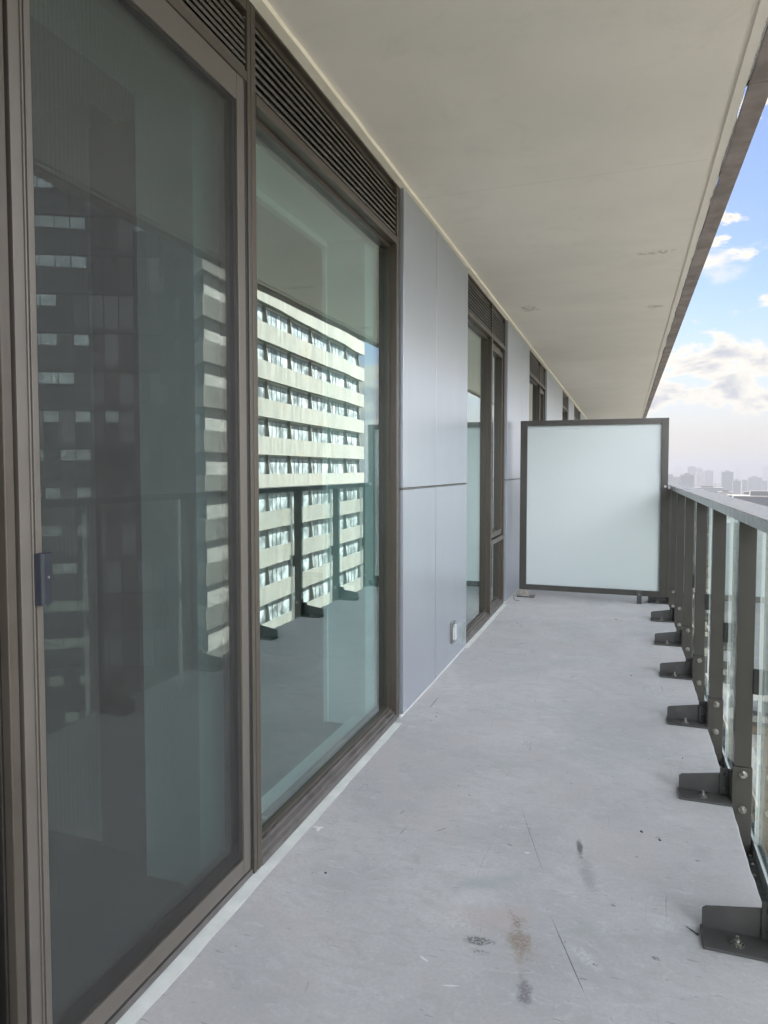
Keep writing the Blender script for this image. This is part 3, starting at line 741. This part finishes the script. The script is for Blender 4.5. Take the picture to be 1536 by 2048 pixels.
# ------------------------------------------------------------------ small things on the floor
sx, sy = fp(1402, 1888); a_ = Vector(fp(1389, 1880)); b_ = Vector(fp(1415, 1898)); dv = (b_ - a_)
scw = empty('screw', ((a_.x + b_.x) / 2, (a_.y + b_.y) / 2, 0), 'black drywall screw lying on the floor by the nearest railing bracket', 'screw')
L = dv.length; ax = Vector((dv.x, dv.y, 0)).normalized()
MB().cyl(-ax * L / 2 + Vector((0, 0, .0032)), tuple(ax), .0008, L * .9, 8, r2=.0019).build('shank', M['black'], scw)
MB().cyl(ax * L * .40 + Vector((0, 0, .0034)), tuple(ax), .002, L * .09, 10, r2=.0045).build('head', M['black'], scw)
px_, py_ = fp(633, 1676)
scrap = MB(); random.seed(3)
for k in range(5):
    a = random.uniform(0, 6.28); l = random.uniform(.010, .024); ww = random.uniform(.002, .0045)
    cx_, cy_ = random.uniform(-.012, .012), random.uniform(-.014, .014)
    Mx = Matrix.Translation((cx_, cy_, .0035)) @ Matrix.Rotation(a, 4, 'Z') @ Matrix.Rotation(random.uniform(-.2, .2), 4, 'X')
    scrap.box(-l, l, -ww, ww, -.0006, .0006, M=Mx)
tag(scrap.build('paint_scrap', simple('white_flake', (.72, .72, .70), .7), None, (px_, py_, 0)), 'curled white scrap of peeled film on the floor near the sealant strip', 'scrap')
random.seed(21)
chip = MB()
for _ in range(18):
    x, y = random.uniform(-.95, .36), random.uniform(1.5, 6.9); s = random.uniform(.0015, .004)
    Mx = Matrix.Translation((x, y, s * .4)) @ Matrix.Rotation(random.uniform(0, 6), 4, 'Z')
    chip.box(-s, s * random.uniform(.6, 2), -s * .7, s * .7, -s * .4, s * .5, M=Mx)
tag(chip.build('grit', simple('dark_grit', (.10, .10, .095), .8)), 'dark crumbs of grit scattered over the balcony floor', 'grit', kind='stuff')

# ------------------------------------------------------------------ CITY
GZ = -88.0
def polar(px, d):        # direction through a photo column, d metres away along the view axis
    c = (px - 768) / 1365 * d
    return Vector((-.334 * d + .9425 * c, .9425 * d + .334 * c))
def ground_mat():
    m, t, p, o = new_mat('city_ground')
    v = obj_coord(t)
    n = noise_node(t, v, .012, 6, .6); n2 = noise_node(t, v, .05, 5, .7)
    c = mix_col(t, maprange(t, n, .42, .58), (.24, .235, .215), (.10, .115, .065))
    c = mix_col(t, maprange(t, n2, .5, .62), c, (.30, .29, .26))
    t.links.new(c, p.inputs['Base Color']); p.inputs['Roughness'].default_value = .9
    return m
gm = MB(); 
gm.quad((-9000, -9000, GZ), (9000, -9000, GZ), (9000, 14000, GZ), (-9000, 14000, GZ))
tag(gm.build('ground', ground_mat()), 'flat city ground far below', kind='structure')
asph = simple('asphalt', (.040, .040, .042), .85, 0, .2, .3, 0); linep = simple('road_paint', (.4, .4, .38), .7, 0, .1, 2, 0); pave = simple('pavement', (.17, .165, .155), .85, 0, .15, .5, 0)
rd = MB(); rp = MB(); kb = MB()
def road(ax, ay, ang, length, wid):
    Mx = Matrix.Translation((ax, ay, GZ)) @ Matrix.Rotation(ang, 4, 'Z')
    dz = .010 if abs(ang) < .5 else .016
    p = [Mx @ Vector(q) for q in ((-wid / 2, 0, dz), (wid / 2, 0, dz), (wid / 2, length, dz), (-wid / 2, length, dz))]; rd.quad(*p)
    for s in (-1, 1):
        kb.box(min(s * wid / 2, s * (wid / 2 + 3)), max(s * wid / 2, s * (wid / 2 + 3)), 0, length, 0, .13 if abs(ang) < .5 else .12, M=Mx)
    k = 0
    while k < min(length, 500):
        p = [Mx @ Vector(q) for q in ((-.08, k, dz + .01), (.08, k, dz + .01), (.08, k + 3, dz + .01), (-.08, k + 3, dz + .01))]; rp.quad(*p); k += 9
road(14, -60, -.04, 1800, 14)
road(-200, 132, -R(90), 700, 11); road(-200, 236, -R(90), 700, 11); road(-200, 430, -R(90), 900, 11)
tag(rd.build('road', asph), 'grey asphalt streets far below the balcony', kind='structure')
tag(kb.build('pavement', pave), 'raised pavements beside the streets far below', kind='structure')
tag(rp.build('road_marking', linep), 'white dashed lane markings on the street below', kind='structure')

def wall_mat(name, col, var=.1, sc_=.5):
    return simple(name, col, .8, 0, var, sc_, 0)
M['city_glass'] = simple('city_window', (.05, .065, .08), .12, 0, .3, .5, 0)
M['flat_glass'] = simple('painted_reflection_flat_glass', (.33, .38, .41), .2, .1, .7, .9, 0)  # pale tone stands in for bright sky mirrored in the panes
M['city_glass_pale'] = simple('city_window_pale', (.20, .25, .28), .12, 0, .3, .5, 0)
def block(name, label, cat, px, d, wid, dep, ztop, mat, group=None, rot=0, base=GZ, roof=True, extra=True):
    c = polar(px, d)
    t = empty(name, (c.x, c.y, base), label, cat, group); t.rotation_euler.z = rot
    h = ztop - base
    MB().box(-wid / 2, wid / 2, 0, dep, 0, h).build('wall', mat, t)
    if roof:
        r = MB().box(-wid / 2 - .3, wid / 2 + .3, -.3, dep + .3, h, h + .8)
        if extra: r.box(-wid * .22, wid * .18, dep * .3, dep * .6, h + .8, h + 3.8)
        r.build('roof', M['roofm'], t)
    return t
M['roofm'] = wall_mat('roof_grey', (.10, .10, .098))
c_beige = wall_mat('beige_block', (.20, .19, .165)); c_grey = wall_mat('grey_block', (.12, .13, .14)); c_blue = wall_mat('blue_grey_block', (.07, .085, .11))
c_brick = wall_mat('brick_block', (.15, .085, .06)); c_white = wall_mat('white_block', (.26, .255, .235)); c_dark = wall_mat('dark_block', (.06, .065, .075)); c_sand = wall_mat('sand_block', (.28, .215, .14))

def windows_on(t, wid, h, bays, floors, z_top_gap=2, fh=3.0, ww=1.6, wh=1.5, side=None, mat=None):
    """window parts on the camera-facing front (and left side) of a block"""
    mat = mat or M['city_glass']
    m = MB().box(-ww / 2, ww / 2, -.06, .10, -wh / 2, wh / 2)
    first = None
    for f in range(floors):
        z = h - z_top_gap - fh * (f + .5)
        for b in range(bays):
            x = -wid / 2 + wid * (b + .5) / bays
            if first is None: first = m.build('window', mat, t, (x, 0, z))
            else: link_copy(first, t, (x, 0, z))
    if side:
        ms = MB().box(-.06, .10, -ww / 2, ww / 2, -wh / 2, wh / 2); first = None
        dep, nb = side
        for f in range(floors):
            z = h - z_top_gap - fh * (f + .5)
            for b in range(nb):
                y = dep * (b + .5) / nb
                if first is None: first = ms.build('window', mat, t, (-wid / 2, y, z))
                else: link_copy(first, t, (-wid / 2, y, z))
# towers and blocks seen directly through and over the railing (photo column, distance)
b1 = block('apartment_building', 'beige high-rise with small square windows seen through the railing glass', 'building', 1478, 194, 9.5, 22, -28, c_beige, rot=-.10)
windows_on(b1, 9.5, 60, 3, 12, 1.5, 3.0, 1.3, 1.5, (22, 6))
t_ = MB().box(-4.2, 4.2, 1.5, 20, 60.8, 74).build('glazed_crown', M['city_glass_pale'], b1)
for k in range(5): MB().box(-4.5, 4.5, 1.2, 20.3, 61.5 + 2.9 * k, 61.9 + 2.9 * k).build('crown_band', c_white, b1)
b2 = block('apartment_building', 'pale tower with curved white balconies seen through the nearest railing glass', 'building', 1560, 188, 17, 20, -14.5, c_beige, rot=-.10)
windows_on(b2, 17, 73.5, 6, 14, 12, 3.0, 1.9, 1.6, (20, 5), M['city_glass_pale'])
for k in range(4):
    m = MB(); pts = [(-8.4, 0)] + [(8.4 * math.cos(math.pi - math.pi * i / 12), -2.6 * math.sin(math.pi * i / 12)) for i in range(1, 12)] + [(8.4, 0)]
    m.prism(pts, 'z', 63 + 2.6 * k, 64.0 + 2.6 * k); m.build('balcony', c_white, b2)
b3 = block('low_building', 'cream low building with corniced storeys below the beige high-rise', 'building', 1462, 150, 12, 16, -49.5, c_white, rot=-.1)
windows_on(b3, 12, 38.5, 4, 9, 1, 3.1, 1.3, 1.6, (16, 5))
for k in range(4): MB().box(-6.3, 6.3, -.35, 0, 37.6 - 6.2 * k, 38.1 - 6.2 * k).build('cornice', c_white, b3)
b4 = block('low_building', 'sand coloured low building with dark roof below the pale tower', 'building', 1530, 140, 15, 16, -52, c_sand, rot=-.1)
windows_on(b4, 15, 36, 5, 8, 1, 3.1, 1.5, 1.6, (16, 5))
b5 = block('gabled_house', 'orange sunlit gabled roofs at street level below the railing', 'house', 1480, 118, 9, 12, -76, c_sand, rot=-.3, roof=False)
for k in range(2):
    MB().prism([(-4.6 + 4.6 * k, 12), (4.6 * k, 12), (-2.3 + 4.6 * k, 18.5)], 'y', -.3, 12.3).build('roof', wall_mat('orange_tile', (.55, .30, .14)), b5)
# lattice mast on the cream building
mast = empty('lattice_mast', (*polar(1471, 146), -49.0), 'pale lattice mast standing on the cream low building roof', 'mast')
mm = MB()
for s1, s2 in ((-1, -1), (1, -1), (1, 1), (-1, 1)):
    a = Vector((s1 * 1.6, s2 * 1.6, 0)); b = Vector((s1 * .25, s2 * .25, 10)); mm.cyl(a, tuple(b - a), .10, (b - a).length, 6)
mm.build('mast_leg', c_white, mast)
mm = MB()
for k in range(6):
    z0 = k * 1.6; r0 = 1.6 - 1.35 * z0 / 10; r1 = 1.6 - 1.35 * (z0 + 1.6) / 10
    for q in range(4):
        A = [(-1, -1), (1, -1), (1, 1), (-1, 1)][q]; B = [(-1, -1), (1, -1), (1, 1), (-1, 1)][(q + 1) % 4]
        a = Vector((A[0] * r0, A[1] * r0, z0)); b = Vector((B[0] * r1, B[1] * r1, z0 + 1.6)); mm.cyl(a, tuple(b - a), .06, (b - a).length, 5)
mm.build('lattice', c_white, mast)

def tower(px0, px1, ytop, d, label, mat, dep=None, group=None, name='tower_block'):
    k = d / 1365; wd = (px1 - px0) * k; zt = H + (939 - ytop) * k
    t = block(name, label, 'building', (px0 + px1) / 2, d, wd, dep or wd * .8, zt, mat, group, rot=R(YAW) * 0 - .1 + random.uniform(-.05, .05), extra=wd > 15)
    # window bands: continuous recessed strips
    h = zt - GZ; n = int(min(h - 3, 70) / 3.2); m = MB()
    for i in range(n):
        z = h - 2.5 - i * 3.2
        m.box(-wd / 2 + wd * .05, wd * .02, -.2, .2, z - 1.0, z + .4); m.box(wd * .08, wd / 2 - wd * .05, -.2, .2, z - 1.0, z + .4)
    m.build('window_band', M['city_glass'], t); return t
random.seed(5)
tower(1333, 1345, 949, 1500, 'small mauve block just right of the divider frame on the skyline', c_grey)
tower(1346, 1360, 954, 1450, 'low cream block second from the divider on the skyline', c_beige)
tower(1361, 1386, 950, 1300, 'broad pale grid tower with roof cranes at left of the skyline', c_grey)
tower(1375, 1390, 934, 2300, 'tallest blue-grey tower at left of the hazy skyline', c_blue)
tower(1391, 1404, 937, 2500, 'hazy tower immediately right of the tallest one', c_grey)
tower(1392, 1408, 945, 2100, 'mid-height slab in front of the paired skyline towers', c_white)
tower(1408, 1425, 942, 2250, 'wide pale slab right of the paired skyline towers', c_grey)
ts = tower(1444, 1465, 944, 1600, 'lone blue-grey tower with a white side strip in the middle skyline', c_blue)
MB().box(-14.5, -12.8, -1, 1.0, 0, 88).build('white_pylon', c_white, ts)
tower(1466, 1480, 962, 1500, 'low dark block right of the lone tower', c_dark)
tower(1484, 1494, 960, 1700, 'slim grey block left of the dark wide building', c_grey)
tower(1497, 1522, 955, 1900, 'wide dark blue building at right of the skyline', c_blue)
tower(1524, 1534, 962, 1800, 'narrow grey block at the right picture edge', c_grey)
tower(1526, 1550, 934, 4200, 'faint distant tower cluster at the right edge of the horizon', c_blue)
tower(1348, 1364, 934, 5200, 'very faint pale tower on the horizon near the divider', c_blue)
tower(1472, 1478, 938, 4800, 'faint thin tower on the horizon right of the lone tower', c_blue)
block('warehouse', 'long pale flat-roofed warehouse under the skyline towers', 'building', 1415, 1000, 42, 30, -26, c_grey, rot=-.1)
block('warehouse', 'white low hall in front of the long warehouse', 'building', 1452, 800, 16, 25, -26, c_white, rot=-.1)
block('warehouse', 'dark-roofed wide building just above the handrail at right', 'building', 1530, 420, 34, 30, -16, c_dark, rot=-.1)
block('warehouse', 'cream long hall behind the dark-roofed building', 'building', 1512, 560, 40, 30, -21, c_beige, rot=-.1)
# sea of low houses and tree crowns
random.seed(9)
lowm = [c_white, c_beige, c_brick, c_grey, M['roofm'], c_dark, wall_mat('tree_green', (.055, .075, .035), .3, .2), c_sand]
lb = MB()
def clear_zone(x, y):
    return (x < 75 and y < 250 and x > -40) 
cnt = 0
while cnt < 9000:
    d = 120 * math.exp(random.random() * 4.0); az = R(random.uniform(-14, 62))
    x, y = d * math.sin(az), d * math.cos(az)
    if clear_zone(x, y) or (d < 260 and random.random() < .3): cnt += 1; continue
    s = random.uniform(.6, 1.5) * (1 + d / 2600)
    h = random.choice((6, 7, 8, 9, 12, 14)) * random.uniform(.7, 1.25)
    if random.random() < (.15 if d > 900 else .03): h *= random.uniform(2, 4.2)
    wdt, dp = random.uniform(7, 15) * s, random.uniform(7, 15) * s
    Mx = Matrix.Translation((x, y, GZ)) @ Matrix.Rotation(random.choice((-.1, .05, 1.47)), 4, 'Z')
    mi = random.choice((0, 1, 1, 2, 3, 7, 4, 5))
    if random.random() < .38:   # tree clump
        hh = random.uniform(7, 13); rr = random.uniform(4, 7) * s
        c = Vector((x, y, GZ)); b = len(lb.v); lv = ((0, .3), (hh * .35, 1), (hh * .75, .75), (hh, .15))
        for z, r_ in lv:
            for q in range(6):
                a = q * 1.047 + z; j = random.uniform(.75, 1.2); lb.v.append((x + rr * r_ * j * math.cos(a), y + rr * r_ * j * math.sin(a), GZ + z))
        for l_ in range(3):
            for q in range(6):
                q2 = (q + 1) % 6; lb.f.append((b + l_ * 6 + q, b + l_ * 6 + q2, b + l_ * 6 + 6 + q2, b + l_ * 6 + 6 + q)); lb.m.append(6)
    else:
        lb.box(-wdt / 2, wdt / 2, -dp / 2, dp / 2, 0, h, m=mi, M=Mx)
        if h < 10:
            pr = [Mx @ Vector(q) for q in ((-wdt / 2, -dp / 2, h), (wdt / 2, -dp / 2, h), (wdt / 2, dp / 2, h), (-wdt / 2, dp / 2, h), (-wdt / 2, 0, h + 3), (wdt / 2, 0, h + 3))]
            ri = random.choice((4, 5, 2))
            lb.quad(pr[0], pr[1], pr[5], pr[4], m=ri); lb.quad(pr[2], pr[3], pr[4], pr[5], m=ri); lb.quad(pr[0], pr[4], pr[3], m=mi); lb.quad(pr[1], pr[2], pr[5], m=mi)
    cnt += 1
tag(lb.build('distant_city', lowm), 'sea of low houses and trees spreading to the hazy horizon', kind='stuff')
# far ridge
hm = MB(); prev = None
for i in range(120):
    az = R(-20 + i * .9); rr = 8200; h = 45 + 50 * (noise.noise(Vector((i * .13, 0, 2))) + .5) + 14 * noise.noise(Vector((i * .7, 0, 1)))
    p = (rr * math.sin(az), rr * math.cos(az)); q = (1.15 * p[0], 1.15 * p[1])
    if prev:
        hm.quad((*prev[0], GZ), (*p, GZ), (p[0] * 1.05, p[1] * 1.05, GZ + h), (prev[0][0] * 1.05, prev[0][1] * 1.05, GZ + prev[1]))
        hm.quad((prev[0][0] * 1.05, prev[0][1] * 1.05, GZ + prev[1]), (p[0] * 1.05, p[1] * 1.05, GZ + h), (*q, GZ), (prev[0][0] * 1.15, prev[0][1] * 1.15, GZ))
    prev = (p, h)
tag(hm.build('hills', wall_mat('hill_green', (.05, .06, .05))), 'low wooded ridge on the horizon', kind='structure')

# ------------------------------------------------------------------ the white balconied block opposite (mirrored in the windows)
def board_mat():
    m, t, p, o = new_mat('pale_precast')
    v = obj_coord(t, (1, 1, .12)); n = noise_node(t, v, 2.2, 6, .7)
    v2 = obj_coord(t); n2 = noise_node(t, v2, .5, 4, .6)
    c = mix_col(t, maprange(t, n, .40, .62), (.185, .19, .18), (.27, .27, .255))
    c = mix_col(t, maprange(t, n2, .5, .7, 0, .5), c, (.25, .225, .18))
    t.links.new(c, p.inputs['Base Color']); p.inputs['Roughness'].default_value = .8; return m
M['precast'] = board_mat()
M['c_frame'] = simple('grey_window_frame', (.16, .16, .16), .5, 0, .1, 1, 0)
M['sky_glass'] = simple('reflective_pale_glass', (.35, .42, .52), .08, .85, .25, .6, 0)
M['recess'] = simple('recess_wall', (.60, .61, .59), .7, 0, .15, 1, 0)
A0 = Vector((23.7, 38.2)); A1 = Vector((25.9, 73.0)); LA = (A1 - A0).length; angA = math.atan2((A1 - A0).y, (A1 - A0).x)
bA = empty('apartment_building', (A0.x, A0.y, GZ), 'white apartment block with long concrete balcony bands, mirrored in the window glass', 'building')
bA.rotation_euler.z = angA         # local x runs along the facade, local -y... interior is at negative y side
FH = 2.95; nfl = 38; DEPTH = 16
z_off = (H - FH * .5 - GZ) % FH
core_ = MB().prism([(1.2, -.61), (1.2 + .95 * 15.4, -DEPTH), (LA - .6, -DEPTH), (LA - .6, -.61)], 'z', 0, nfl * FH + z_off).build('wall', M['recess'], bA)
MB().prism([(1.14, -.62), (1.14 + .95 * 15.4, -DEPTH), (1.19 + .95 * 15.4, -DEPTH), (1.19, -.62)], 'z', 0, nfl * FH + z_off).build('end_cladding', c_dark, bA)
def band(z):
    e = 1.5
    return MB().prism([(0, 0), (LA, 0), (LA, -3.5), (LA - .16, -3.5), (LA - .16, -.16), (.24, -.16), (.95 * e + .22, -e), (.95 * e, -e)], 'z', z, z + 1.42)
b0 = None; s0 = None
sl_ = MB().prism([(.25, -.161), (LA - .161, -.161), (LA - .161, -3.4), (1.6, -1.45)], 'z', 0, .22)
DIV = []
nb = 7
for k in range(1, nb + 1):
    x = .75 + k * (LA - 1.5) / nb
    MBk = MB().prism([(-.60, .22), (-.3, .22), (-.2, 1.25), (-.4, 2.9), (-.60, 2.9)], 'x', x - .04, x + .04); DIV.append(MBk)
d0 = None
winf = MB(); bw = (LA - 1.5) / nb
fr0 = MB().box(0, bw - .5, -.60, -.56, .25, 2.75); 
fz = MB()
for xx in (0, .9, 1.8, 2.7, bw - .58): fz.box(xx, xx + .08, -.56, -.52, .25, 2.75)
fz.box(0, bw - .5, -.56, -.525, .9, .97); fz.box(0, bw - .5, -.56, -.525, 2.67, 2.75)
w0 = f0 = None
for k in range(nfl):
    z = z_off + k * FH
    zz_ = GZ + z
    b_lo = z - .30
    if b0 is None: b0 = band(0).build('balcony_parapet', M['precast'], bA, (0, 0, b_lo)); s0 = sl_.build('balcony_slab', M['precast'], bA, (0, 0, z - .25)); d0 = [dd.build('balcony_divider', M['precast'], bA, (0, 0, z - .25)) for dd in DIV]
    else: link_copy(b0, bA, (0, 0, b_lo)); link_copy(s0, bA, (0, 0, z - .25)); [link_copy(dd, bA, (0, 0, z - .25)) for dd in d0]
    if abs(zz_) < 24:
        for q in range(nb):
            x = .75 + q * bw + .25
            if q == 0: continue
            if w0 is None:
                w0 = fz.build('window', M['c_frame'], bA, (x, 0, z - .25)); f0 = fr0.build('pane', M['flat_glass'], w0, (0, 0, 0))
            else:
                c = link_copy(w0, bA, (x, 0, z - .25)); link_copy(f0, c, (0, 0, 0))
MB().box(0, LA, -DEPTH, 0, nfl * FH + z_off - .3, nfl * FH + z_off + .9).build('roof', M['precast'], bA)
m = MB()
for k in range(nfl):
    for q in range(4):
        d = 1.4 + q * 3.4; xx = 1.2 + .95 * (d - .61) - .09; zc_ = z_off + k * FH
        m.quad((xx, -d, zc_ + .9), (xx + .95 * 1.2, -d - 1.2, zc_ + .9), (xx + .95 * 1.2, -d - 1.2, zc_ + 2.4), (xx, -d, zc_ + 2.4))
tag(m.build('end_window', M['sky_glass'], bA), kind='stuff')

# ------------------------------------------------------------------ dark curtain-wall tower beside it
B0 = Vector((32.5, 48.0)); B1 = Vector((52.0, 38.0)); LB = (B1 - B0).length; angB = math.atan2((B1 - B0).y, (B1 - B0).x)
bB = empty('office_tower', (B0.x, B0.y, GZ), 'dark office tower of grey glass panels, mirrored in the screen door', 'building'); bB.rotation_euler.z = angB
MB().box(0, LB, .3, 22, 0, 124).build('wall', c_dark, bB)
pm = [simple('curtain_a', (.015, .018, .018), .15, .0, .3, .4, 0), simple('curtain_b', (.085, .088, .092), .35, .0, .45, .4, 0), simple('curtain_c', (.24, .25, .25), .5, 0, .3, .5, 0), simple('curtain_painted_glint', (.55, .62, .60), .25, .6, .3, .5, 0)]  # the last, palest one has sky glints painted in as panel colour
random.seed(17)
ncol = 18; cw = LB / ncol; proto_p = [None] * 4; proto_s = None
for f in range(-8, 14):
    zc = 88 + f * 3.1
    for cix in range(ncol):
        r = random.random(); k = 0 if r < .40 else 1 if r < .66 else 2 if r < .86 else 3
        if 6 <= cix <= 9: k = 3 if random.random() < .62 else k  # columns where the pale glint panels gather
        elif k == 3 and random.random() < .85: k = 2
        if proto_p[k] is None:
            proto_p[k] = MB().box(.04, cw - .04, -.05, .3, (.45, .45, .45, 2.1)[k], (3.05, 3.05, 3.05, 2.95)[k]).build('panel', pm[k], bB, (cix * cw, 0, zc))
        else: link_copy(proto_p[k], bB, (cix * cw, 0, zc))
    if proto_s is None: proto_s = MB().box(-.1, LB + .1, -.18, .3, .0, .40).build('floor_band', c_dark, bB, (0, 0, zc))
    else: link_copy(proto_s, bB, (0, 0, zc))
MB().box(-.1, LB + .1, -.18, 22, 124, 125).build('roof', c_dark, bB)
m = MB()
for f in range(28):
    if 88 + (f - 28) * 3.1 + 3 > 88 - 8 * 3.1: continue
for f in range(1, 20):
    m.box(.2, LB - .2, -.05, .3, f * 3.1 + .5, f * 3.1 + 3.0)
tag(m.build('window_band', pm[0], bB), kind='stuff')

# parked and driving cars on the street below
def car(x, y, rot, col, label):
    t = empty('car', (x, y, GZ + .014), label, 'car', 'cars on the street far below'); t.rotation_euler.z = rot
    pts = [(-2.2, .25), (2.2, .25), (2.25, .75), (1.2, .95), (.6, 1.42), (-1.1, 1.45), (-1.8, .98), (-2.25, .85)]
    MB().prism(pts, 'x', -.85, .85).build('body', simple('car_' + label.split()[0], col, .3), t, bevel=.06)
    MB().prism([(.5, 1.36), (1.05, 1.0), (-1.65, 1.0), (-1.05, 1.39)], 'x', -.87, .87).build('window', M['city_glass'], t)
    for sx in (-.8, .8):
        for sy in (-1.35, 1.35): MB().cyl((sx - .1, sy, .32), 'x', .32, .2, 12).build('wheel', M['black'], t)
for i, (x, y, c, l) in enumerate(((12, 118, (.6, .6, .6), 'silver car in the street directly below'), (16.5, 140, (.35, .04, .03), 'red car on the street below'), (12, 162, (.04, .05, .07), 'black car on the street below'), (17, 185, (.7, .7, .68), 'white car farther down the street below'))):
    car(x, y, -.04, c, l)

# ------------------------------------------------------------------ haze
hzb = MB().box(-9800, 9800, -9800, 14200, GZ - 1, 48.0).build('haze', [])
hzb.data.materials.clear(); hm_ = bpy.data.materials.new('haze'); hm_.use_nodes = True; t = hm_.node_tree; t.nodes.clear()
pv = N(t, 'ShaderNodeVolumePrincipled'); pv.inputs['Color'].default_value = (.215, .224, .255, 1); pv.inputs['Density'].default_value = 6.0e-4; pv.inputs['Anisotropy'].default_value = .2
ou = N(t, 'ShaderNodeOutputMaterial'); t.links.new(pv.outputs[0], ou.inputs['Volume'])
hzb.data.materials.append(hm_); tag(hzb, 'pale blue daytime haze over the city', kind='stuff')
